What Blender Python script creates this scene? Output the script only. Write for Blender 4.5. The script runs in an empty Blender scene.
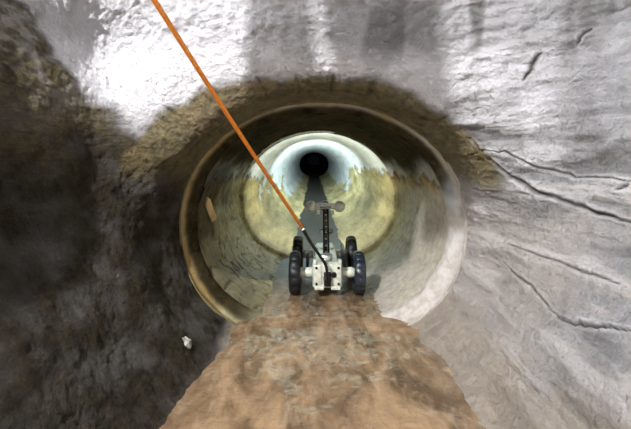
import bpy, bmesh, math, random
import numpy as np
from mathutils import Vector, Matrix, noise
from mathutils.bvhtree import BVHTree
random.seed(7)
SC = bpy.context.scene
COL = SC.collection
CZ = 0.587                       # eye height above the water (water is z = 0)
PX, PZ = 0.035, 0.36             # centre of the pipe section
PI = math.pi

# ------------------------------------------------------------------ helpers
def link(name, mesh, mat=None, parent=None):
    o = bpy.data.objects.new(name, mesh); COL.objects.link(o)
    if mat is not None and len(mesh.materials) == 0: mesh.materials.append(mat)
    if parent is not None: o.parent = parent
    return o
def from_bm(name, bm, mat, parent=None, smooth=True, angle=40):
    me = bpy.data.meshes.new(name); bm.normal_update(); bm.to_mesh(me); bm.free()
    if smooth:
        me.polygons.foreach_set('use_smooth', [True]*len(me.polygons))
        me.set_sharp_from_angle(angle=math.radians(angle))
    return link(name, me, mat, parent)
def tag(o, label=None, cat=None, group=None, kind=None):
    if label: o['label'] = label
    if cat: o['category'] = cat
    if group: o['group'] = group
    if kind: o['kind'] = kind
    return o
def empty(name, loc, label, cat):
    o = bpy.data.objects.new(name, None); COL.objects.link(o); o.location = loc
    o.empty_display_size = .05
    return tag(o, label, cat)
def sstep(a, b, x):
    t = np.clip((x-a)/(b-a), 0, 1); return t*t*(3-2*t)
def fb(x, y, z, s, seed=0., oct=4):
    return noise.fractal(Vector((x*s+seed, y*s+seed*1.7, z*s-seed)), 1.0, 2.0, oct)
def nz(P, s, seed=0., oct=4, st=(1, 1, 1)):
    return np.array([noise.fractal(Vector((p[0]*s*st[0]+seed, p[1]*s*st[1]+seed*1.7, p[2]*s*st[2]-seed)), 1.0, 2.0, oct) for p in P])
def aim_ray(u, v):
    return Vector(((u-313)/400., 1., -(v-157)/400.)).normalized()
EYE = Vector((0, 0, CZ))

def grid_mesh(name, P, closed, flip=False):
    """P: (rows, cols, 3)"""
    R, Cn, _ = P.shape
    me = bpy.data.meshes.new(name)
    verts = P.reshape(-1, 3)
    cc = Cn if closed else Cn-1
    i = np.arange(R-1)[:, None]*Cn; j = np.arange(cc)[None, :]; j2 = (j+1) % Cn
    f = np.stack([i+j, i+j2, i+Cn+j2, i+Cn+j], -1).reshape(-1, 4)
    if flip: f = f[:, ::-1]
    me.vertices.add(len(verts)); me.vertices.foreach_set('co', verts.astype(np.float32).ravel())
    me.loops.add(f.size); me.loops.foreach_set('vertex_index', f.astype(np.int32).ravel())
    me.polygons.add(len(f)); me.polygons.foreach_set('loop_start', (np.arange(len(f))*4).astype(np.int32))
    me.polygons.foreach_set('use_smooth', np.ones(len(f), bool))
    me.update(calc_edges=True); me.validate()
    return me
def set_attr(me, name, rgb):
    a = me.color_attributes.new(name, 'FLOAT_COLOR', 'POINT')
    full = np.ones((len(me.vertices), 4), np.float32); full[:, :3] = rgb
    a.data.foreach_set('color', full.ravel())

# ------------------------------------------------------------------ materials
class NT:
    def __init__(s, name):
        s.m = bpy.data.materials.new(name); s.m.use_nodes = True
        s.t = s.m.node_tree; s.n = s.t.nodes; s.b = s.n['Principled BSDF']
    def node(s, typ, ins=None, **props):
        k = s.n.new(typ)
        for p, v in props.items(): setattr(k, p, v)
        for key, v in (ins or {}).items():
            sock = k.inputs[key]
            if isinstance(v, bpy.types.NodeSocket): s.t.links.new(v, sock)
            else: sock.default_value = v
        return k
    def mix(s, f, a, b, mode='MIX'):
        k = s.node('ShaderNodeMix', data_type='RGBA', blend_type=mode)
        for idx, v in ((0, f), (6, a), (7, b)):
            if isinstance(v, bpy.types.NodeSocket): s.t.links.new(v, k.inputs[idx])
            else: k.inputs[idx].default_value = v if idx == 0 else (*v, 1) if len(v) == 3 else v
        return k.outputs[2]
    def math(s, op, a, b=0., c=0.):
        return s.node('ShaderNodeMath', {0: a, 1: b, 2: c}, operation=op).outputs[0]
    def ramp(s, v, p0, p1, a=0., b=1.):
        return s.node('ShaderNodeMapRange', {0: v, 1: p0, 2: p1, 3: a, 4: b}).outputs[0]
    def noise(s, scale, vec=None, detail=6, rough=.55):
        return s.node('ShaderNodeTexNoise', {'Vector': vec or s.co(), 'Scale': scale, 'Detail': detail, 'Roughness': rough}).outputs[0]
    def co(s):
        if not hasattr(s, '_c'): s._c = s.node('ShaderNodeTexCoord').outputs['Object']
        return s._c
    def scaled(s, sc, rot=(0, 0, 0)):
        return s.node('ShaderNodeMapping', {'Vector': s.co(), 'Scale': sc, 'Rotation': rot}).outputs[0]
    def set(s, **kw):
        for k, v in kw.items():
            k = k.replace('_', ' ')
            sock = s.b.inputs[k]
            if isinstance(v, bpy.types.NodeSocket): s.t.links.new(v, sock)
            else: sock.default_value = (*v, 1) if isinstance(v, tuple) and len(v) == 3 else v
    def bump(s, h, dist, strength=1., prev=None):
        ins = {'Height': h, 'Distance': dist, 'Strength': strength}
        if prev: ins['Normal'] = prev
        return s.node('ShaderNodeBump', ins).outputs[0]

def simple(name, col, rough=.5, metal=0., bump=0., bs=200, var=.15, coat=0.):
    t = NT(name)
    n = t.noise(bs*.25)
    c = t.mix(t.ramp(n, .35, .65), tuple(x*(1-var) for x in col), tuple(min(1, x*(1+var)) for x in col))
    t.set(Base_Color=c, Roughness=rough, Metallic=metal, Coat_Weight=coat)
    if bump: t.set(Normal=t.bump(t.noise(bs), bump))
    return t.m

def concrete():
    t = NT('chamber_concrete')
    at = t.node('ShaderNodeAttribute', attribute_name='stain_shade').outputs['Color']
    sp = t.node('ShaderNodeSeparateColor', {0: at})
    ol, dk, tn = sp.outputs[0], sp.outputs[1], sp.outputs[2]
    at2 = t.node('ShaderNodeAttribute', attribute_name='wear_light').outputs['Color']
    sp2 = t.node('ShaderNodeSeparateColor', {0: at2})
    brk, rgh, lime = sp2.outputs[0], sp2.outputs[1], sp2.outputs[2]
    n1 = t.noise(5.5); n2 = t.noise(40, detail=8, rough=.65); n3 = t.noise(150, detail=6, rough=.7)
    base = t.mix(t.ramp(n1, .36, .64), (.34, .345, .36), (.56, .56, .565))
    base = t.mix(t.ramp(n2, .34, .62, 0, .75), base, (.27, .27, .275))
    base = t.mix(t.ramp(n3, .55, .68, 0, .6), base, (.13, .125, .13))
    # whitewashed render
    white = t.mix(t.ramp(n3, .3, .75, 0, .6), (.86, .86, .88), (.64, .64, .68))
    base = t.mix(lime, base, white)
    tan = t.mix(t.ramp(n2, .3, .7), (.37, .30, .215), (.54, .48, .40))
    base = t.mix(tn, base, tan)
    dirt_shade = t.mix(t.ramp(n2, .35, .68), (.017, .0125, .006), (.056, .042, .021))
    dirt_shade = t.mix(t.ramp(n3, .62, .72, 0, .3), dirt_shade, (.26, .23, .17))
    base = t.mix(dk, base, dirt_shade)
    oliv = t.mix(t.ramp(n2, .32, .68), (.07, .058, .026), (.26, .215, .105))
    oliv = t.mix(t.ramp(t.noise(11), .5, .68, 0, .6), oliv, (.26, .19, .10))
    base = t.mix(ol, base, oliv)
    # coursed blockwork texture on the left wall
    br = t.node('ShaderNodeTexNoise', {'Vector': t.scaled((14, 14, 70)), 'Scale': 1., 'Detail': 4, 'Roughness': .6}).outputs[0]
    br2 = t.node('ShaderNodeTexVoronoi', {'Vector': t.scaled((30, 30, 75)), 'Scale': 1., 'Randomness': .9}, feature='F1').outputs[0]
    hb = t.math('ADD', t.math('MULTIPLY', br, 1.2), t.math('MULTIPLY', br2, -.8))
    str_ = t.node('ShaderNodeTexNoise', {'Vector': t.scaled((30, 7, 34), (.0, .25, .5)), 'Scale': 1., 'Detail': 5, 'Roughness': .6}).outputs[0]
    nb = t.bump(t.math('MULTIPLY', hb, brk), .022)
    nb = t.bump(t.math('MULTIPLY', str_, t.math('MULTIPLY', t.ramp(t.node('ShaderNodeSeparateXYZ', {0: t.co()}).outputs[2], .55, .95, 1., .15), t.math('SUBTRACT', 1., brk))), .022, prev=nb)
    pits = t.node('ShaderNodeTexVoronoi', {'Vector': t.node('ShaderNodeMix', {0: .12, 4: t.co(), 5: t.node('ShaderNodeTexNoise', {'Vector': t.co(), 'Scale': 25.}).outputs['Color']}, data_type='VECTOR').outputs[1], 'Scale': 42.}, feature='F1').outputs[0]
    nb = t.bump(t.math('MULTIPLY', t.ramp(pits, .0, .35), t.math('MULTIPLY', t.ramp(n1, .42, .6), t.math('SUBTRACT', 1., brk))), .010, prev=nb)
    nb = t.bump(t.math('MULTIPLY', n2, t.math('ADD', rgh, .40)), .026, prev=nb)
    nb = t.bump(n3, .0085, prev=nb)
    t.set(Base_Color=base, Roughness=t.math('MAXIMUM', t.ramp(n2, .3, .7, .38, .72), t.math('MULTIPLY', dk, .8)), Normal=nb, Specular_IOR_Level=t.ramp(dk, 0., 1., .5, .25))
    return t.m

def pipe_mat():
    t = NT('pipe_concrete')
    at = t.node('ShaderNodeAttribute', attribute_name='stain_shade').outputs['Color']
    sp = t.node('ShaderNodeSeparateColor', {0: at})
    ye, dk, ru = sp.outputs[0], sp.outputs[1], sp.outputs[2]
    at2 = t.node('ShaderNodeAttribute', attribute_name='wear_light').outputs['Color']
    sp2 = t.node('ShaderNodeSeparateColor', {0: at2}); edge, far, wht = sp2.outputs
    st = t.node('ShaderNodeTexNoise', {'Vector': t.scaled((9, 2.0, 9)), 'Scale': 1., 'Detail': 7, 'Roughness': .62}).outputs[0]
    n2 = t.noise(34, detail=7, rough=.6); n3 = t.noise(120)
    up = t.mix(t.ramp(st, .32, .66), (.42, .50, .51), (.76, .82, .83))
    up = t.mix(t.ramp(n2, .5, .75, 0, .5), up, (.42, .47, .46))
    yel = t.mix(t.ramp(st, .36, .64), (.20, .17, .065), (.62, .54, .27))
    yel = t.mix(t.ramp(n2, .42, .68, 0, .5), yel, (.30, .26, .12))
    c = t.mix(ye, up, yel)
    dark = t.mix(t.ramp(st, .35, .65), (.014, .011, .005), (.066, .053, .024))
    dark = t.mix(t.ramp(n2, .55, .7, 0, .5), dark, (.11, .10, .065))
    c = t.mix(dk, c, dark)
    c = t.mix(ru, c, t.mix(t.ramp(n2, .35, .65), (.24, .125, .02), (.52, .33, .085)))
    c = t.mix(edge, c, (.035, .03, .03))
    c = t.mix(wht, c, t.mix(t.ramp(n2, .4, .6), (.62, .59, .55), (.46, .41, .36)))
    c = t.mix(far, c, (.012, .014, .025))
    nb = t.bump(st, .010); nb = t.bump(n2, .005, prev=nb); nb = t.bump(n3, .0012, prev=nb)
    t.set(Base_Color=c, Roughness=t.math('MAXIMUM', t.math('MAXIMUM', t.ramp(n2, .3, .7, .25, .55), far), t.math('MULTIPLY', dk, .75)), Specular_IOR_Level=t.math('MULTIPLY', t.math('SUBTRACT', 1., t.math('MAXIMUM', far, t.math('MULTIPLY', dk, .93))), .5), Normal=nb)
    return t.m

def water_mat():
    t = NT('murky_water')
    f = t.node('ShaderNodeTexNoise', {'Vector': t.scaled((5, 2.2, 1)), 'Scale': 1.6, 'Detail': 7, 'Roughness': .62, 'Distortion': 1.1}).outputs[0]
    g = t.node('ShaderNodeTexNoise', {'Vector': t.scaled((16, 7, 1)), 'Scale': 1.5, 'Detail': 5, 'Roughness': .6, 'Distortion': .8}).outputs[0]
    c = t.mix(t.ramp(f, .36, .64), (.12, .078, .044), (.38, .255, .145))
    c = t.mix(t.ramp(g, .52, .72, 0, .6), c, (.50, .38, .25))
    c = t.mix(t.ramp(g, .22, .44, .6, 0), c, (.10, .062, .036))
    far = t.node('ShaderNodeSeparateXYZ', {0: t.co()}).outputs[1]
    c = t.mix(t.ramp(far, 1.45, 2.2), c, (.030, .026, .018))  # dim reflections inside the pipe painted as darker water
    rp = t.node('ShaderNodeTexNoise', {'Vector': t.scaled((9, 20, 1), (0, 0, .5)), 'Scale': 1.8, 'Detail': 4, 'Distortion': .6}).outputs[0]
    nb = t.bump(t.math('MULTIPLY', g, t.ramp(far, 1.45, 1.15, .12, 1.)), .006); nb = t.bump(t.math('MULTIPLY', rp, t.ramp(far, 1.6, 1.2, .12, 1.)), .006, prev=nb); nb = t.bump(t.math('MULTIPLY', t.noise(38, detail=3), t.ramp(far, 1.7, 1.2, .15, 1.)), .0032, prev=nb)
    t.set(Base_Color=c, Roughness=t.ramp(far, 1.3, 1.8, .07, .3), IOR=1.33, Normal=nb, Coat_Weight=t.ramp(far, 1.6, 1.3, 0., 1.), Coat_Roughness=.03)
    return t.m

M_CON = concrete(); M_PIPE = pipe_mat(); M_WATER = water_mat()
M_BOX = simple('plain_concrete', (.20, .19, .18), .8, bump=.004, bs=40)
M_ALU = simple('worn_aluminium', (.62, .66, .60), .32, .75, bump=.0004, bs=300)
M_PALE = simple('pale_painted_metal', (.78, .82, .70), .35, .1, bump=.0003, bs=300)
M_RUB = simple('black_rubber', (.012, .013, .015), .42, bump=.0008, bs=400)
M_NAVY = simple('wet_navy_rubber', (.020, .028, .042), .25, bump=.0008, bs=400, coat=.4)
M_BLK = simple('black_steel', (.02, .02, .022), .3, .4)
M_GREY = simple('grey_steel', (.25, .27, .27), .3, .8)
M_ORA = simple('orange_cable_jacket', (.92, .28, .03), .45, bump=.0004, bs=500)
M_WOOD = simple('pale_timber', (.78, .60, .30), .7, bump=.001, bs=150)
M_PAPER = simple('soaked_tissue', (.42, .41, .36), .8, bump=.002, bs=120)
M_GAL = simple('galvanised_steel', (.35, .36, .37), .45, .8)

# ------------------------------------------------------------------ chamber loft
ANG = [-90, -66, -45, -24, 0, 24, 45, 68, 90, 112, 135, 156, 180, 204, 225, 246]
def ring_pt(a, k=1.0, dz=0.):
    a = math.radians(a); c, s = math.cos(a), math.sin(a)
    e = 2/2.35 if s < 0 else 1.0
    x = math.copysign(abs(c)**e, c)*.5; z = math.copysign(abs(s)**e, s)*.42
    return (PX+x*k, PZ+z*k+dz)
R0 = [(ring_pt(a)[0], 1.40, ring_pt(a)[1]) for a in ANG]
low = {0: (.03, -.12), 1: (.23, -.09), 2: (.418, .035), 3: (.505, .16),
       13: (-.465, .16), 14: (-.370, .035), 15: (-.17, -.09)}
def row(y, up, lw=low):
    """up: cols 4..12 given as (x, y, z)"""
    r = [None]*16
    for k, (x, z) in lw.items(): r[k] = (x, y, z)
    for i, p in enumerate(up): r[4+i] = p
    return r
R1 = [(PX+(p[0]-PX)*1.03, 1.33, PZ+(p[2]-PZ)*1.02 if p[2] > PZ else p[2]) for p in R0]
R2 = [(PX+(p[0]-PX)*1.10, 1.24, PZ+(p[2]-PZ)*1.09 if p[2] > PZ else p[2]) for p in R0]
for k in (0, 1, 2, 14, 15):
    R1[k] = (R0[k][0]+(.015 if k == 2 else 0), 1.33, R0[k][2]-.004); R2[k] = (R0[k][0]+(.022 if k == 2 else 0), 1.24, R0[k][2]-.002)
R3 = row(1.12, [(.62, 1.09, .37), (.64, 1.10, .60), (.56, 1.13, .79), (.32, 1.17, .885), (.03, 1.18, .91), (-.24, 1.19, .885), (-.45, 1.22, .79), (-.545, 1.18, .60), (-.545, 1.12, .37)],
         {0: (.03, -.10), 1: (.22, -.08), 2: (.425, .040), 3: (.51, .15), 13: (-.43, .15), 14: (-.335, .040), 15: (-.17, -.08)})
R4 = row(.95, [(.67, .93, .39), (.71, .97, .66), (.70, 1.02, .95), (.42, 1.13, 1.12), (.03, 1.15, 1.15), (-.38, 1.17, 1.12), (-.65, 1.22, .95), (-.63, 1.08, .67), (-.60, 1.00, .40)])
R5 = row(.70, [(.71, .68, .42), (.77, .78, .74), (.86, .86, 1.22), (.52, 1.10, 1.60), (.03, 1.12, 1.70), (-.78, 1.13, 1.50), (-.73, .85, .98), (-.665, .78, .72), (-.64, .74, .42)])
R6 = row(.20, [(.74, .20, .45), (.84, .30, .85), (1.10, .45, 1.60), (.70, 1.05, 2.20), (.03, 1.08, 2.40), (-1.32, .80, 1.95), (-.79, .30, .99), (-.69, .25, .74), (-.65, .22, .44)])
R7 = row(-1.2, [(.78, -1.2, .48), (.90, -1.2, .95), (1.45, -1.2, 2.00), (1.30, -.2, 2.75), (.03, 1.0, 2.80), (-1.62, -.4, 2.70), (-.84, -1.2, .99), (-.71, -1.2, .74), (-.66, -1.2, .44)])
G = np.array([R0, R1, R2, R3, R4, R5, R6, R7], float)
def cr(P, t, closed):
    """Catmull-Rom along axis 0 at parameters t"""
    n = len(P); i = np.floor(t).astype(int)
    if not closed: i = np.clip(i, 0, n-2)
    f = (t-i)[:, None, None]
    if closed: g = lambda k: P[k % n]
    else:
        Q = np.concatenate([[2*P[0]-P[1]], P, [2*P[-1]-P[-2]]]); g = lambda k: Q[k+1]
    p0, p1, p2, p3 = g(i-1), g(i), g(i+1), g(i+2)
    return .5*((2*p1)+(-p0+p2)*f+(2*p0-5*p1+4*p2-p3)*f**2+(-p0+3*p1-3*p2+p3)*f**3)
NR = [0]
tr = np.concatenate([np.linspace(0, 2, 70, endpoint=False), np.linspace(2, 5, 290, endpoint=False), np.linspace(5, 7, 80)])
DENS = [24, 36, 60, 80, 80, 80, 48, 40, 40, 44, 50, 44, 44, 40, 30, 24]
OFF = np.concatenate([[0], np.cumsum(DENS)])
tc = np.concatenate([k+np.arange(n)/n for k, n in enumerate(DENS)])
A = cr(G, tr, False)                       # rows
A = cr(A.transpose(1, 0, 2), tc, True).transpose(1, 0, 2)
BASE = A.copy()
bvh_me = grid_mesh('tmp', BASE, True)
def bvh_of(me):
    me.calc_loop_triangles()
    return BVHTree.FromPolygons([v.co.copy() for v in me.vertices], [tuple(t.vertices) for t in me.loop_triangles])
BV = bvh_of(bvh_me)
def at(u, v, bv=None):
    h = (bv or BV).ray_cast(EYE, aim_ray(u, v)); return h[0]
nrm = np.zeros(len(bvh_me.vertices)*3, np.float32); bvh_me.vertices.foreach_get('normal', nrm)
nrm = nrm.reshape(A.shape)
cen = np.array([PX, 0, .5])
# inward = toward the inside of the chamber
ref = np.array([0.03, .2, .6])-A; sgn = np.sign((nrm*ref).sum(-1)); flip = np.median(sgn) < 0
if flip: nrm = -nrm
P = A.reshape(-1, 3); N = nrm.reshape(-1, 3)
x, y, z = P[:, 0], P[:, 1], P[:, 2]
u = 400*x/np.maximum(y, .05); 
n_lo = nz(P, 3.2, 3.1, 4); n_md = nz(P, 13, 9.3, 4); n_hi = nz(P, 48, 5.5, 3)
n_st = nz(P, 6, 21., 5, (1, .5, 3.2))
e = np.sqrt(((x-PX)/.5)**2+((z-PZ)/.42)**2)
trow = np.repeat(tr, len(tc))
top = sstep(.45, .62, z+n_lo*.05)
tcol = np.tile(tc, len(tr))+n_md*.10
thr = 9.8+.8*sstep(.95, 1.15, y)
left = sstep(thr-.1, thr+.3, tcol)*sstep(14.6, 14.2, tcol)*sstep(-.20, -.29, x+n_md*.03)*sstep(.98, .95, z+n_md*.01)
right = sstep(.25, .5, x)
endw = sstep(.95, 1.05, y)
# displacement
disp = n_lo*.012+n_md*.006*(1-.3*left)+n_hi*.0034
upper_rough = sstep(.88, .98, z)*(1-left)
disp += upper_rough*(n_md*.006+n_hi*.004)
disp += right*n_st*.014
calm = sstep(0, .35, trow)
CR = np.zeros(len(P))
def poly_dist(pts):
    d = np.full(len(P), 9.); tt = np.zeros(len(P)); n = len(pts)-1
    for k in range(n):
        a, b = np.array(pts[k]), np.array(pts[k+1]); ab = b-a
        t = np.clip(((P-a)@ab)/(ab@ab), 0, 1)
        dd = np.linalg.norm(P-(a+t[:, None]*ab), axis=1)
        m = dd < d; d[m] = dd[m]; tt[m] = (k+t[m])/n
    return d, tt
CRACKS = [([(470,140),(492,160),(510,176),(534,189),(556,198),(580,206),(600,214),(631,222)], .0055, .011),
          ([(545,306),(556,315),(572,321),(588,324),(610,326),(640,331)], .0035, .008),
          ([(577,44),(583,35),(591,28)], .004, .008), ([(524,80),(532,66),(543,52)], .006, .008),
          ([(482,150),(505,151),(540,168),(575,176),(640,181)], .003, .004),
          ([(500,260),(530,285),(548,307)], .003, .004), ([(495,240),(560,262),(631,290)], .003, .004), ([(618,190),(631,184)], .004, .008)]
CWH = np.zeros(len(P))
for pts, w, dep in CRACKS:
    hit = []
    for k in range(len(pts)-1):
        for f in (0, .3, .6, .8):
            q = at(pts[k][0]+(pts[k+1][0]-pts[k][0])*f+random.uniform(-1.2, 1.2), pts[k][1]+(pts[k+1][1]-pts[k][1])*f+random.uniform(-1.2, 1.2))
            if q: hit.append(q)
    hit.append(at(*pts[-1]))
    hit = [h for h in hit if h]
    if len(hit) < 2: continue
    d, tt = poly_dist(hit)
    ww = w*(.35+.65*np.sin(tt*PI))*np.clip(1+.6*n_hi, .4, 1.6)+.0006
    d = d*(1+.5*n_hi)+.0015*np.abs(n_md); m = np.exp(-(d/ww)**2); CR = np.maximum(CR, m*(.6+.4*(tt > .02))); disp -= m*dep
    d2 = np.exp(-((d-ww*2.2)/(ww*1.3))**2); disp += d2*dep*.25; CWH = np.maximum(CWH, d2*.6)
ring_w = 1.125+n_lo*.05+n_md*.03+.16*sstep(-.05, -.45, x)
# radial joints in the flared mouth (old brick/mortar lines across the olive band)
for k, a in enumerate(list(range(34, 150, 13))):
    ar = math.radians(a+random.uniform(-3, 3))
    dirx, dirz = math.cos(ar), math.sin(ar)
    px_, pz_ = (x-PX)/.5, (z-PZ)/.42
    cross = np.abs(px_*dirz-pz_*dirx)*.45; fwd = px_*dirx+pz_*dirz
    m = np.exp(-((cross+n_md*.006)/.004)**2)*(fwd > 0)*sstep(1.36, 1.30, y)*sstep(1.0, 1.12, y)*sstep(.50, .6, z)*sstep(ring_w+.06, ring_w-.02, e)
    disp -= m*.009; CR = np.maximum(CR, m*.95)
# concentric groove on the band
m = np.exp(-((y+n_md*.012-1.285)/.009)**2)*top; disp -= m*.005; CR = np.maximum(CR, m*.55)
disp *= calm
PD = P+N*disp[:, None]
# colour masks
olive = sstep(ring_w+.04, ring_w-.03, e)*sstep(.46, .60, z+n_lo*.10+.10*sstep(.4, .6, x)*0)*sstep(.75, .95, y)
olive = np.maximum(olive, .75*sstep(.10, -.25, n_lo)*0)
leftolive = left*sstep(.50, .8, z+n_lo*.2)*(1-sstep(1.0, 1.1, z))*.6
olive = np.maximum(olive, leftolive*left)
spk = np.clip(.45+2.4*nz(P, 16, 77., 4, (1, 1, 2.6)), 0, 1)*sstep(.66, .92, z+n_lo*.12)
dirt_shade = np.maximum(left*(.95+.2*n_md)*(1-.75*spk), sstep(1.3, 1.0, e)*sstep(-.2, -.4, x)*sstep(1.0, 1.15, y)*sstep(.72, .60, z+n_md*.05)*.85)  # left wall shade painted dark; also darkened low left of the mouth
dirt_shade = np.maximum(dirt_shade, CR*.95)
# smoky drips on the render above the mouth and on the right wall
dr = nz(P, 7, 33., 4, (1, 1, .16))
damp = sstep(.12, .45, dr)*sstep(1.6, .9, z)*sstep(.8, .86, z)*.22*(1-left)
damp += .5*np.exp(-((x-.30-.1*n_lo)/.28)**2)*sstep(1.22, .93, z+n_md*.05)*sstep(.85, .92, z)*endw
damp += .24*sstep(.05, .4, dr)*right*sstep(.5, .65, z)
damp += .35*sstep(.12, .4, -n_st)*right*sstep(.85, .65, z)
dirt_shade = np.clip(np.maximum(dirt_shade, damp), 0, 1)
tanm = np.maximum(sstep(.24, .04, z+n_md*.05), sstep(0, -.1, x)*sstep(.35, .2, z))*(1-.85*left)*.9
tanm = np.maximum(tanm, sstep(.62, .40, x+n_lo*.06-.1*n_st)*sstep(.56, .36, z+n_lo*.06)*right*.32)
tanm = np.maximum(tanm, .35*sstep(.0, .35, n_st)*right*sstep(.8, .3, z))
lime = sstep(ring_w-.02, ring_w+.07, e)*sstep(.60, .68, z+n_lo*.05+n_md*.03)*(1-left)*(1-.85*sstep(.40, .75, x+n_lo*.12))
pale = sstep(.22, .40, x)*sstep(.55, .40, z+n_lo*.1)*sstep(1.45, 1.15, e+n_md*.1)*sstep(.8, 1.0, y)
tanm = np.maximum(tanm, .5*pale); dirt_shade = np.maximum(dirt_shade*(1-.8*pale), CR*.9)
lime = np.clip(np.maximum(lime, CWH)+.28*pale+.55*sstep(.10, .38, n_st)*right*sstep(.85, .65, z)+left*spk*1.0, 0, 1)
brk = left*sstep(.35, .7, z); rgh = np.clip(.15+.85*upper_rough+.3*left, 0, 1)
S = np.stack([np.clip(olive, 0, 1), dirt_shade, np.clip(tanm, 0, 1)], -1); W = np.stack([brk, rgh, lime], -1)
SH = A.shape
PD = PD.reshape(SH); S = S.reshape(SH[0], SH[1], 3); W = W.reshape(S.shape)
full = grid_mesh('tmp2', PD, True, flip=flip)
fn = np.zeros(len(full.vertices)*3, np.float32); full.vertices.foreach_get('normal', fn); fn = fn.reshape(SH)
BVD = bvh_of(full)
NCOL = int(OFF[-1])
def strip(name, c0, c1):
    idx = np.arange(OFF[c0] if c0 >= 0 else OFF[c0+16]-NCOL, OFF[c1]+1) % NCOL
    me = grid_mesh(name, PD[:, idx], False, flip=flip)
    set_attr(me, 'stain_shade', S[:, idx].reshape(-1, 3)); set_attr(me, 'wear_light', W[:, idx].reshape(-1, 3))
    me.normals_split_custom_set_from_vertices(fn[:, idx].reshape(-1, 3).tolist())
    o = link(name, me, M_CON); tag(o, kind='structure'); return o
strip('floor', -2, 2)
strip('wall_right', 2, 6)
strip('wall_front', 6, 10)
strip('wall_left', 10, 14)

# rest of the shaft round the chamber (behind and above the camera)
def box_face(name, pts):
    bm = bmesh.new(); bm.faces.new([bm.verts.new(p) for p in pts])
    o = from_bm(name, bm, M_BOX, smooth=False); tag(o, kind='structure')
X0, X1, Y0, Y1, Z1 = -1.75, 1.6, -1.3, 1.5, 2.85
box_face('wall_back', [(X0, Y0, -.2), (X1, Y0, -.2), (X1, Y0, Z1), (X0, Y0, Z1)])
box_face('ceiling', [(X0, Y0, Z1), (X1, Y0, Z1), (X1, Y1, Z1), (X0, Y1, Z1)])
box_face('wall_left_shaft', [(X0, Y0, -.2), (X0, Y0, Z1), (X0, Y1, Z1), (X0, Y1, -.2)])
box_face('wall_right_shaft', [(X1, Y0, -.2), (X1, Y1, -.2), (X1, Y1, Z1), (X1, Y0, Z1)])

# ------------------------------------------------------------------ pipe
def ellip(a, ka, kb):
    c, s = np.cos(a), np.sin(a); ex = np.where(s < 0, 2/2.35, 1.0)
    return PX+np.sign(c)*np.abs(c)**ex*ka, PZ+np.sign(s)*np.abs(s)**ex*kb
def tube_part(name, prof, nc, mat, attr):
    """prof: list of (y, ka, kb)"""
    a = np.linspace(0, 2*PI, nc, endpoint=False)
    Q = np.zeros((len(prof), nc, 3))
    for i, (yy, ka, kb) in enumerate(prof):
        xx, zz = ellip(a, ka, kb); Q[i, :, 0] = xx; Q[i, :, 1] = yy; Q[i, :, 2] = zz
    F = Q.reshape(-1, 3)
    rx, rz = F[:, 0]-PX, F[:, 2]-PZ; rr = np.sqrt(rx**2+rz**2)
    d, s1, w1 = attr(F, np.tile(a, len(prof)))
    F = F.copy(); F[:, 0] -= rx/rr*d; F[:, 2] -= rz/rr*d
    me = grid_mesh(name, F.reshape(Q.shape), True, flip=True)
    set_attr(me, 'stain_shade', np.clip(s1, 0, 1)); set_attr(me, 'wear_light', np.clip(w1, 0, 1))
    o = link(name, me, mat); tag(o, kind='structure'); return o
# mortar collar between the flared mouth and the barrel
def collar_attr(F, a):
    n1 = nz(F, 6, 2.); n2 = nz(F, 30, 7., 3)
    x, y, z = F.T
    up = sstep(.36, .56, z+n1*.05)
    lr = sstep(.15, .35, x)*sstep(.52, .36, z+n1*.08)  # pale tone painted where lamp light falls on the lower right
    rust = np.clip(.65+.5*n1, 0, 1)*np.maximum(up, sstep(-.3, -.42, x))*(1-lr)
    band = np.exp(-((y-1.420)/.012)**2)
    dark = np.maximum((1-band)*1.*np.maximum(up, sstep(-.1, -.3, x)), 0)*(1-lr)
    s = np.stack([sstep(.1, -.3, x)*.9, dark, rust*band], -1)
    w = np.stack([0*x, 0*x, np.maximum(lr*(.9+.2*n1), sstep(.05, .25, x)*sstep(.2, .1, z))], -1)
    return n1*.004+n2*.002, s, w
prof = [(1.398+.005*i, .5-.035*sstep(1.41, 1.48, 1.398+.005*i)*1., .42-.030*sstep(1.41, 1.48, 1.398+.005*i)) for i in range(20)]
tube_part('trim_1', prof, 320, M_PIPE, collar_attr)
KA, KB = .465, .39
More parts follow.
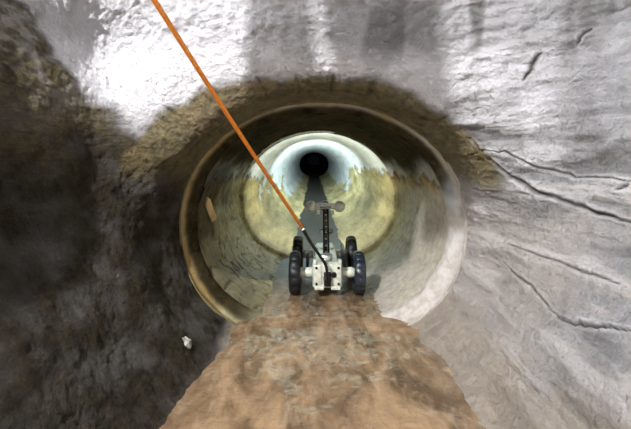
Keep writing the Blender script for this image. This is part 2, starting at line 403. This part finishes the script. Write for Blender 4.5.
def barrel_attr(F, a):
    x, y, z = F.T
    yl = np.stack([x, np.log(y)*1.6, z], -1)
    n1 = nz(yl, 5, 4.); n2 = nz(yl, 22, 8., 4); n3 = nz(F, 3, 12., 4, (1, .5, 1))
    jag = nz(np.stack([x*0+np.sign(x)*3, y, z*0], -1), 7, 17., 4)
    line = .485+.05*jag+.03*n2-.34*sstep(3.8, 6.0, y+2.5*n1)-.07*sstep(2.4, 3.0, y)*(x < 0)
    yel = sstep(line+.012, line-.012, z)
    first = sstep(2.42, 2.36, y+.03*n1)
    dark = first*np.maximum(sstep(.44, .58, z+.05*n1), sstep(-.08, -.30, x+.06*n1)*sstep(.14, .30, z+.05*n2)*sstep(2.15, 1.75, y+.2*n1)*.85)  # shaded crown painted near-black, plus dark streaks on the left side
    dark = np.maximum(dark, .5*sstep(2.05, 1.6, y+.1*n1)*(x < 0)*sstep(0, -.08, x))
    edge = np.exp(-((z-line)/.012)**2)*.75*(1-dark)*sstep(7, 4, y)
    # streaky cracks in the first length
    cr_ = np.exp(-(np.abs(nz(F, 8, 40., 3, (1.3, .8, .8)))/.03)**2)*first*(z < .62)
    edge = np.maximum(edge, cr_*.95*sstep(.0, -.25, x))
    rust = np.exp(-((z-.47-.03*n2)/.035)**2)*sstep(.2, .4, x)*first*.8
    lr = sstep(.1, .3, x+.05*n1)*sstep(.47, .43, z+n1*.03)*sstep(2.25, 1.95, y+n1*.1)  # lamp-lit patch on the lower right painted pale
    far = sstep(12.2, 12.6, y)  # barrel painted near-black beyond this, standing in for unlit distance
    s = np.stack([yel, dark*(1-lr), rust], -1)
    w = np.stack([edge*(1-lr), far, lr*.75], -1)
    dsp = n1*.004+n2*.002-cr_*.006-.006*dark*n2+yel*.008*(1+n2)*sstep(line-.1, line, z)
    return dsp, s, w
ys = [1.49]
while ys[-1] < 2.34: ys.append(ys[-1]+.006)
prof = [(v, KA, KB) for v in ys]
prof += [(2.348, KA, KB), (2.352, KA-.006, KB-.006), (2.358, KA-.016, KB-.016), (2.37, KA-.02, KB-.02), (2.39, KA-.02, KB-.02)]
v = 2.40
while v < 13.5:
    prof.append((v, KA-.016, KB-.016)); v *= 1.0075
prof += [(13.6, KA-.016, KB-.016), (30, KA-.016, KB-.016)]
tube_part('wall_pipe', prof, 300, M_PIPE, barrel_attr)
# end cap of the run, coloured near-black in place of unlit distance
bm = bmesh.new(); aa = np.linspace(0, 2*PI, 48, endpoint=False); xx, zz = ellip(aa, KA, KB)
bm.faces.new([bm.verts.new((xx[i], 30, zz[i])) for i in range(48)])
tag(from_bm('wall_pipe_end', bm, simple('unlit_end', (.01, .012, .02), 1.), smooth=False), kind='structure')

def sweep(bm, pts, rad, seg=10, cap=True):
    pts = [Vector(p) for p in pts]; n = len(pts); rings = []
    ref = Vector((0, 0, 1)); prev = None
    for i, p in enumerate(pts):
        t = (pts[min(i+1, n-1)]-pts[max(i-1, 0)]).normalized()
        if prev is None:
            a = t.cross(ref if abs(t.dot(ref)) < .95 else Vector((1, 0, 0))).normalized()
        else:
            a = (prev-t*prev.dot(t)).normalized()
        prev = a; b = t.cross(a)
        r = rad[i] if isinstance(rad, (list, tuple)) else rad
        rings.append([bm.verts.new(p+(a*math.cos(k*2*PI/seg)+b*math.sin(k*2*PI/seg))*r) for k in range(seg)])
    for i in range(n-1):
        for k in range(seg):
            bm.faces.new((rings[i][k], rings[i][(k+1) % seg], rings[i+1][(k+1) % seg], rings[i+1][k]))
    if cap: bm.faces.new(rings[0][::-1]); bm.faces.new(rings[-1])
# rounded bead at the seam, and the chalky lip of the next pipe length
def bead(name, yy, ka, kb, a0, a1, r0, mat, seed):
    bm = bmesh.new(); pts, rs = [], []
    for i in range(161):
        a = math.radians(a0+(a1-a0)*i/160); c, s = math.cos(a), math.sin(a)
        w = fb(c*3, s*3, 0, 3, seed); tp = min(1, min(i, 160-i)/6+.2)
        X, Z = ellip(np.array([a]), ka+w*.003, kb+w*.003)
        pts.append((X[0], yy+w*.004, Z[0])); rs.append(r0*(1+.5*fb(c*9, s*9, 1, 3, seed))*tp)
    sweep(bm, pts, rs, 8); return tag(from_bm(name, bm, mat), kind='structure')
M_BEAD = simple('mortar_bead', (.40, .36, .31), .6, bump=.003, bs=90)
M_LIME = simple('lime_lip', (.74, .76, .70), .4, bump=.002, bs=90)
bead('trim_2', 1.398, .501, .421, -62, 30, .0055, M_BEAD, 3.)
bead('trim_3', 2.345, KA-.012, KB-.012, 78, 168, .006, M_LIME, 8.)
M_OLB = simple('algae_mortar', (.17, .14, .055), .6, bump=.003, bs=90)
bead('trim_4', 1.398, .502, .422, 31, 240, .005, M_OLB, 5.)

# ------------------------------------------------------------------ water
yw = [-1.19]
while yw[-1] < 1.2: yw.append(yw[-1]+(.02 if yw[-1] < .5 else .005))
while yw[-1] < 3: yw.append(yw[-1]+.007)
while yw[-1] < 29: yw.append(yw[-1]*1.02)
NWC = 150; WQ = np.zeros((len(yw), NWC, 3))
for i, yy in enumerate(yw):
    if yy < 1.40:
        h1 = BV.ray_cast(Vector((PX, yy, 0)), Vector((1, 0, 0)))[0]; h2 = BV.ray_cast(Vector((PX, yy, 0)), Vector((-1, 0, 0)))[0]
        xa = h2.x-.03 if h2 else -.3; xb = h1.x+.03 if h1 else .36
    else:
        xa, xb = PX-.335, PX+.335
    WQ[i, :, 0] = np.linspace(xa, xb, NWC); WQ[i, :, 1] = yy
F = WQ.reshape(-1, 3); x, y, z = F.T
RX = .060; RY0, RY1 = 1.645+.085, 1.98+.085
w1 = nz(F, 7, 50., 3, (1.5, .8, 1)); w2 = nz(F, 22, 61., 3, (1.3, .9, 1)); w3 = nz(F, 60, 71., 2)
w4 = np.sin((y*62+x*24*np.sign(x)+w1*7))*.5
wake = np.exp(-((y-1.56)/.16)**2)*np.exp(-((np.abs(x-RX)-.12)/.12)**2)
hgt = (w1*.005+w2*.0016+w3*.0003)*(1-.8*sstep(1.5, 2.0, y))+w4*.0012*np.exp(-((y-1.25)/.25)**2)+wake*(w2*.004+.001+np.sin((y-1.5)*110)*.001)
jj = np.tile(np.arange(NWC), len(yw))/(NWC-1.); hgt = hgt*sstep(0, .10, jj)*sstep(1, .90, jj)
hgt += .007*np.exp(-((y-1.375-.03*np.cos(x*7)-.01*w1)/.011)**2)-.004*np.exp(-((y-1.40-.03*np.cos(x*7)-.01*w1)/.012)**2)
F = F.copy(); F[:, 2] = np.maximum(hgt, -.02)
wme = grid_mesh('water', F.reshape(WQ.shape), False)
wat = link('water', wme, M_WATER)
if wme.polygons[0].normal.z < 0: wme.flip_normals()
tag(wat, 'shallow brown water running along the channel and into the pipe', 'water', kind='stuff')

# ------------------------------------------------------------------ crawler
ROV = empty('pipe_crawler', (RX, 1.80, 0), 'small four-wheeled inspection crawler with raised camera head standing in the brown water', 'robot')
O = Vector(ROV.location)
def part(name, bm, mat, parent=ROV, smooth=True, label=None):
    off = -O if parent is ROV or parent.parent is ROV else Vector()
    bmesh.ops.translate(bm, vec=-O, verts=bm.verts[:])
    o = from_bm(name, bm, mat, parent, smooth)
    if label: o['label'] = label
    return o
def abox(bm, c, s, bev=.004, rx=0., taper=None, seg=2):
    r = bmesh.ops.create_cube(bm, size=1); vs = r['verts']
    for w in vs:
        w.co = Vector((w.co.x*s[0], w.co.y*s[1], w.co.z*s[2]))
        if taper and w.co.z > 0: w.co.x *= taper[0]; w.co.y *= taper[1]
    if bev:
        ed = list({e_ for w in vs for e_ in w.link_edges})
        b = bmesh.ops.bevel(bm, geom=ed, offset=bev, segments=seg, affect='EDGES', profile=.5)
        vs = list({w for f_ in b['faces'] for w in f_.verts} | {w for w in vs if w.is_valid})
    if rx: bmesh.ops.rotate(bm, cent=(0, 0, 0), matrix=Matrix.Rotation(rx, 3, 'X'), verts=vs)
    bmesh.ops.translate(bm, vec=Vector(c), verts=vs)
def lathe(bm, prof, c, axis='X', seg=40, off=0.):
    """prof: (t along axis, radius); closes at ends when radius 0"""
    rings = []
    for t, r in prof:
        ring = []
        for k in range(seg):
            a = k*2*PI/seg+off; p, q = math.cos(a)*r, math.sin(a)*r
            v = {'X': (t, p, q), 'Y': (q, t, p), 'Z': (p, q, t)}[axis]
            ring.append(bm.verts.new(Vector(c)+Vector(v)))
        rings.append(ring)
    for i in range(len(rings)-1):
        for k in range(seg):
            bm.faces.new((rings[i][k], rings[i][(k+1) % seg], rings[i+1][(k+1) % seg], rings[i+1][k]))
    bm.faces.new(rings[0][::-1]); bm.faces.new(rings[-1])
    bmesh.ops.recalc_face_normals(bm, faces=bm.faces[:])
RW, WH, ZW = .092, .050, .088
def wheel(sx, yc, first, mat):
    xc = RX+sx*.137
    bm = bmesh.new(); h = WH/2; s = sx
    # rounded tyre, hollow inside toward the hub
    pr = [(-h*.55, .052), (-h*.9, .060), (-h, .070), (-h*.92, .082), (-h*.6, .0895), (-h*.2, RW), (h*.2, RW), (h*.6, .0895), (h*.92, .082), (h, .070), (h*.9, .060), (h*.55, .052), (h*.4, .05), (-h*.4, .05)]
    lathe(bm, pr, (xc, yc, ZW), 'X', 56)
    # shallow tread grooves
    for v in bm.verts:
        dv = Vector((v.co.x-xc, v.co.y-yc, v.co.z-ZW)); rr = math.hypot(dv.y, dv.z)
        if rr > .086:
            k = round(math.atan2(dv.z, dv.y)/(2*PI/56))
            if k % 4 == 0: f_ = (rr-.0045)/rr; v.co.y = yc+dv.y*f_; v.co.z = ZW+dv.z*f_
    w = part('wheel', bm, mat)
    bm = bmesh.new(); hh = h*.75
    lathe(bm, [(-hh, .012), (-hh, .046), (-hh*.8, .051), (hh*.8, .051), (hh, .046), (hh, .03), (hh*1.15, .028), (hh*1.15, .012)], (xc, yc, ZW), 'X', 32)
    part('hub', bm, M_GREY, w)
    for k in range(6):
        a = k*PI/3; bm = bmesh.new()
        lathe(bm, [(0, .0045), (.004, .0045)] if sx > 0 else [(-.004, .0045), (0, .0045)], (xc+sx*hh, yc+math.cos(a)*.037, ZW+math.sin(a)*.037), 'X', 6)
        part('bolt', bm, M_ALU, w)
    bm = bmesh.new()
    lathe(bm, [(-.03, .019), (-.022, .021), (0, .021), (.008, .0225), (.022, .0225), (.03, .017)], (RX+sx*.088, yc, ZW), 'X', 24)
    part('axle', bm, M_PALE)
wheel(-1, RY0, 1, M_RUB); wheel(1, RY0, 0, M_NAVY); wheel(-1, RY1, 0, M_RUB); wheel(1, RY1, 0, M_RUB)
# body: rear housing block, longer low chassis
bm = bmesh.new()
abox(bm, (RX, 1.90, .088), (.105, .40, .085), .012)
abox(bm, (RX, 1.90, .050), (.085, .44, .030), .008)
abox(bm, (RX, 2.05, .120), (.09, .12, .035), .010)
part('chassis', bm, M_ALU)
bm = bmesh.new()
abox(bm, (RX, 1.685, .092), (.125, .045, .100), .009)
for s in (-1, 1):
    abox(bm, (RX+s*.040, 1.665, .096), (.036, .02, .088), .007)
    abox(bm, (RX+s*.052, 1.672, .148), (.014, .03, .02), .004)
    abox(bm, (RX+s*.034, 1.66, .045), (.040, .02, .016), .004)
part('rear_housing', bm, M_PALE)
for s in (-1, 1):
    for zz_ in (.062, .128):
        bm = bmesh.new(); lathe(bm, [(-.004, .0055), (0, .0055)], (RX+s*.046, 1.655, zz_), 'Y', 10)
        part('screw', bm, M_BLK)
bm = bmesh.new(); lathe(bm, [(-.006, .010), (-.004, .012), (0, .012)], (RX+.026, 1.655, .100), 'Y', 18)
part('port_cap', bm, M_BLK)
# guard flaps between body and wheels
for s in (-1, 1):
    bm = bmesh.new(); abox(bm, (RX+s*.085, 1.905, .105), (.012, .22, .10), .004)
    part('side_cover', bm, M_BLK)
# rear tow socket
bm = bmesh.new()
lathe(bm, [(-.014, .011), (-.012, .014), (.01, .014), (.016, .018), (.03, .018)], (RX, 1.645, .080), 'Y', 20)
abox(bm, (RX, 1.66, .080), (.03, .012, .06), .004)
part('tow_socket', bm, M_BLK)
# lift arm
MT, MB = Vector((RX+.004, 2.01, .322)), Vector((RX, 1.80, .135))
bm = bmesh.new()
dr_ = (MT-MB)
for s in (-1, 1):
    sweep(bm, [MB+Vector((s*.010, 0, 0)), MT+Vector((s*.010, 0, 0))], .0052, 8)
sweep(bm, [MB+Vector((0, .012, -.012)), MT+Vector((0, .012, -.016))], .0045, 8)
lift = part('lift_arm', bm, M_BLK)
for k in range(7):
    bm = bmesh.new(); p = MB+dr_*(.1+.13*k); abox(bm, p, (.026, .006, .006), .0015)
    part('arm_spacer', bm, M_GREY, lift)
bm = bmesh.new(); lathe(bm, [(-.026, .016), (-.022, .019), (.022, .019), (.026, .016)], MB, 'X', 24)
part('arm_pivot', bm, M_ALU)
bm = bmesh.new(); pm = MB+dr_*.55
lathe(bm, [(-.032, .008), (-.028, .013), (-.012, .013), (-.012, .006), (.012, .006), (.012, .013), (.028, .013), (.032, .008)], pm+Vector((0, .01, -.008)), 'X', 20)
part('arm_roller', bm, M_GREY)
# camera head: cross bar with a round lamp housing at each end
HY, HZ = 2.02, .338
bm = bmesh.new()
lathe(bm, [(-.056, .012), (-.050, .0155), (-.032, .0165), (-.030, .0145), (.030, .0145), (.032, .0165), (.050, .0155), (.056, .012)], (RX+.002, HY, HZ), 'X', 28)
abox(bm, (RX+.002, HY, HZ+.013), (.07, .026, .009), .003)
head = part('camera_head', bm, M_PALE)
bm = bmesh.new(); abox(bm, (RX+.002, HY-.021, HZ-.002), (.058, .006, .010), .002); part('dark_slot', bm, M_GREY, head)
bm = bmesh.new(); lathe(bm, [(0, .026), (.03, .026), (.036, .022), (.036, .010)], (RX+.002, HY+.005, HZ), 'Y', 24); part('lens_barrel', bm, M_BLK, head)
M_LAMP = NT('lamp_glass'); M_LAMP.set(Base_Color=(1., 1., 1.), Emission_Color=(.93, 1., .96), Emission_Strength=12.); M_LAMP = M_LAMP.m
for s in (-1, 1):
    bm = bmesh.new(); c = (RX+.002+s*.072, HY, HZ-.001)
    n = 9; pr = [(-.029*math.cos(k*PI/(n)), max(.004, .029*math.sin(k*PI/n))) for k in range(n+1)]
    lathe(bm, [(t, r) for t, r in pr], c, 'Y', 24)
    lathe(bm, [(-.002, .0285), (.003, .0285)], (c[0]-s*.014, c[1], c[2]), 'X', 24)
    lh = part('lamp_housing', bm, M_PALE)
    bm = bmesh.new(); lathe(bm, [(0, .018), (.004, .016)], (c[0], HY+.024, HZ), 'Y', 20); part('lamp_lens', bm, M_LAMP, lh)
    bm = bmesh.new(); abox(bm, (RX+.002+s*.036, HY-.016, HZ-.028), (.018, .014, .024), .004, rx=.3)
    part('bracket', bm, M_PALE, head)
bm = bmesh.new(); abox(bm, (RX+.003, HY-.002, HZ-.028), (.03, .022, .03), .004); part('head_yoke', bm, M_BLK)

# ------------------------------------------------------------------ tether
def pt(u_, v_, d): return Vector(((u_-313)/400*d, d, CZ-(v_-157)/400*d))
def bez(ps, n):
    ps = [np.array(p) for p in ps]; G_ = np.array(ps)[:, None, :]
    return [tuple(q) for q in cr(G_, np.linspace(0, len(ps)-1, n)-1e-6, False)[:, 0]]
cab = empty('tether_cable', pt(303, 229, 1.55), 'taut orange cable with black sleeve running from the crawler up out of the chamber', 'cable')
CO = Vector(cab.location)
a_, b_ = pt(303, 229, 1.55), pt(157, 0, .92)
far_ = b_+(b_-a_)*.8
bm = bmesh.new()
sweep(bm, [(a_+(far_-a_)*t+Vector((0, 0, -.012*math.sin(PI*min(1, t*1.2)))))-CO for t in np.linspace(0, 1, 40)], .0066, 12)
from_bm('cable_jacket', bm, M_ORA, cab)
bm = bmesh.new()
sl = bez([a_+(far_-a_)*.004, pt(311, 243, 1.565), pt(320, 256, 1.585), pt(326, 266, 1.61), (RX, 1.633, .088), (RX, 1.640, .080)], 30)
sweep(bm, [Vector(p)-CO for p in sl], [.0068]*3+[.0062]*27, 12)
from_bm('strain_relief_sleeve', bm, M_BLK, cab)
bm = bmesh.new(); d_ = (far_-a_).normalized()
sweep(bm, [a_-CO-d_*.008, a_-CO-d_*.007, a_-CO+d_*.007, a_-CO+d_*.008], [.0068, .0092, .0092, .0068], 12)
from_bm('ferrule', bm, M_ALU, cab)

# ------------------------------------------------------------------ litter
# sliver of timber stuck to the left side of the pipe just past the collar
dg = bpy.context.evaluated_depsgraph_get()
pm_me = bpy.data.objects['wall_pipe'].data; BVP = bvh_of(pm_me)
p1 = at(203, 197, BVP); p2 = at(211, 218, BVP)
bm = bmesh.new()
ax = (p2-p1).normalized(); nr = Vector((.55, -.85, .0)).normalized(); nr = (nr-ax*nr.dot(ax)).normalized(); sd = ax.cross(nr)
c = (p1+p2)/2+nr*.010+Vector((.006, 0, 0)); L_ = (p2-p1).length/2
outline = [(-L_*1.02, -.004), (-L_*.82, -.013), (L_*.9, -.013), (L_*1.05, -.002), (L_*1.0, .013), (-L_*.5, .013)]
top_ = [bm.verts.new(ax*a1+sd*b1+nr*.006) for a1, b1 in outline]; bot = [bm.verts.new(ax*a1+sd*b1-nr*.006) for a1, b1 in outline]
bm.faces.new(top_); bm.faces.new(bot[::-1])
for k in range(6): bm.faces.new((top_[k], bot[k], bot[(k+1) % 6], top_[(k+1) % 6]))
bmesh.ops.recalc_face_normals(bm, faces=bm.faces[:])
bmesh.ops.bevel(bm, geom=bm.edges[:], offset=.0015, segments=1, affect='EDGES')
o = from_bm('wood_sliver', bm, M_WOOD, smooth=False); o.location = c
tag(o, 'short pale sliver of wood stuck on the left inner wall of the pipe', 'wood')
# crumpled white scrap on the left wall above the water
hit = BVD.ray_cast(EYE, aim_ray(186, 343)); c, nr = hit[0], hit[1]
if nr.dot(EYE-c) < 0: nr = -nr
nr = (nr*.6+(EYE-c).normalized()*.7).normalized(); c = c+nr*.006
up = Vector((0, 0, 1)); sd = nr.cross(up).normalized(); upv = sd.cross(nr)
if sd.x < 0: sd = -sd
bm = bmesh.new()
sil = [(-.8, 1.), (-.35, .75), (-.1, 1.0), (.1, .7), (.5, .6), (.85, .2), (.95, -.2), (.75, -.7), (.3, -1.05), (-.1, -.95), (-.45, -.6), (-.15, -.25), (-.3, -.1), (-.75, -.45), (-.85, -.2), (-.55, .25), (-.7, .55)]
def layer(hh, kk):
    return [bm.verts.new(sd*(a1*.0130*kk)+upv*(b1*.0175*kk)+nr*(hh+fb(a1, b1, hh, 3.5, 3)*.010*(hh > .001))) for a1, b1 in sil]
l0, l1, l2 = layer(-.002, 1.), layer(.004, .98), layer(.008, .6)
for a1, b1 in ((l0, l1), (l1, l2)):
    for k in range(len(sil)): bm.faces.new((a1[k], a1[(k+1) % len(sil)], b1[(k+1) % len(sil)], b1[k]))
cv = bm.verts.new(nr*.009)
for k in range(len(sil)): bm.faces.new((l2[k], l2[(k+1) % len(sil)], cv))
bmesh.ops.recalc_face_normals(bm, faces=bm.faces[:])
o = from_bm('paper_scrap', bm, M_PAPER, angle=25); o.location = c
tag(o, 'small crumpled off-white scrap clinging to the dark left wall above the water', 'scrap')

# ------------------------------------------------------------------ light
def spot(name, loc, to, power, size, ang, col, blend=.3):
    l = bpy.data.lights.new(name, 'SPOT'); l.energy = power; l.spot_size = math.radians(ang); l.spot_blend = blend
    l.shadow_soft_size = size; l.color = col
    o = bpy.data.objects.new(name, l); COL.objects.link(o); o.location = loc
    o.rotation_euler = (Vector(to)-Vector(loc)).to_track_quat('-Z', 'Y').to_euler(); return o
def point(name, loc, power, size, col):
    l = bpy.data.lights.new(name, 'POINT'); l.energy = power; l.shadow_soft_size = size; l.color = col
    o = bpy.data.objects.new(name, l); COL.objects.link(o); o.location = loc; return o
LX = Vector((-1.0, -.28, 1.97))
spot('photographer_lamp', (.12, -.15, .80), (.05, 2.2, .40), 8, .03, 50, (1., .93, .78), 1.)
point('shaft_work_lamp', LX, 310, .022, (1., .985, 1.))
for k_ in (-1, 1):
    spot('crawler_lamp', (RX+k_*.072, HY+.045, HZ), (RX+k_*.06, HY+1., HZ+.06), 33, .02, 112, (1., .97, .84), 1.)
    spot('crawler_beam', (RX+k_*.072, HY+.045, HZ), (RX-.02, HY+2., HZ+.09), 1300, .02, 32, (.85, .97, 1.), 1.)
# added unseen box and cylinder above the view, shaped to shade the white render
def shade(name, u0, u1, v1, vtop, f=.5, yw_=1.15, rnd=False):
    a = pt(u0, v1, yw_); b = pt(u1, v1, yw_); a = a+(LX-a)*f; b = b+(LX-b)*f
    w_ = (b-a).length; c_ = (a+b)/2; h_ = vtop-c_.z; bm = bmesh.new()
    if rnd: lathe(bm, [(0, w_*.49), (0.004, w_*.5), (h_, w_*.5)], c_, 'Z', 32)
    else: abox(bm, (c_.x, c_.y, c_.z+h_/2), (w_, .04, h_), .004)
    tag(from_bm(name, bm, M_GAL), kind='structure')
shade('shadow_box', 250, 298, 105, 2.85)
shade('shadow_tube', 332, 425, 110, 2.85, rnd=True)

w = bpy.data.worlds.new('World'); SC.world = w; w.use_nodes = True
w.node_tree.nodes['Background'].inputs[0].default_value = (.02, .022, .025, 1)
w.node_tree.nodes['Background'].inputs[1].default_value = .2

cam = bpy.data.cameras.new('Camera'); co = bpy.data.objects.new('Camera', cam); COL.objects.link(co)
co.location = EYE; co.rotation_euler = (PI/2, 0, 0)
cam.sensor_width = 36; cam.lens = 400/631*36; cam.clip_start = .02
cam.shift_x = (315.5-313)/631; cam.shift_y = -(214.5-157)/631
SC.camera = co
bpy.data.meshes.remove(bvh_me); bpy.data.meshes.remove(full)
vs = SC.view_settings; vs.view_transform = 'Standard'; vs.look = 'None'; vs.gamma = 1; vs.exposure = 0
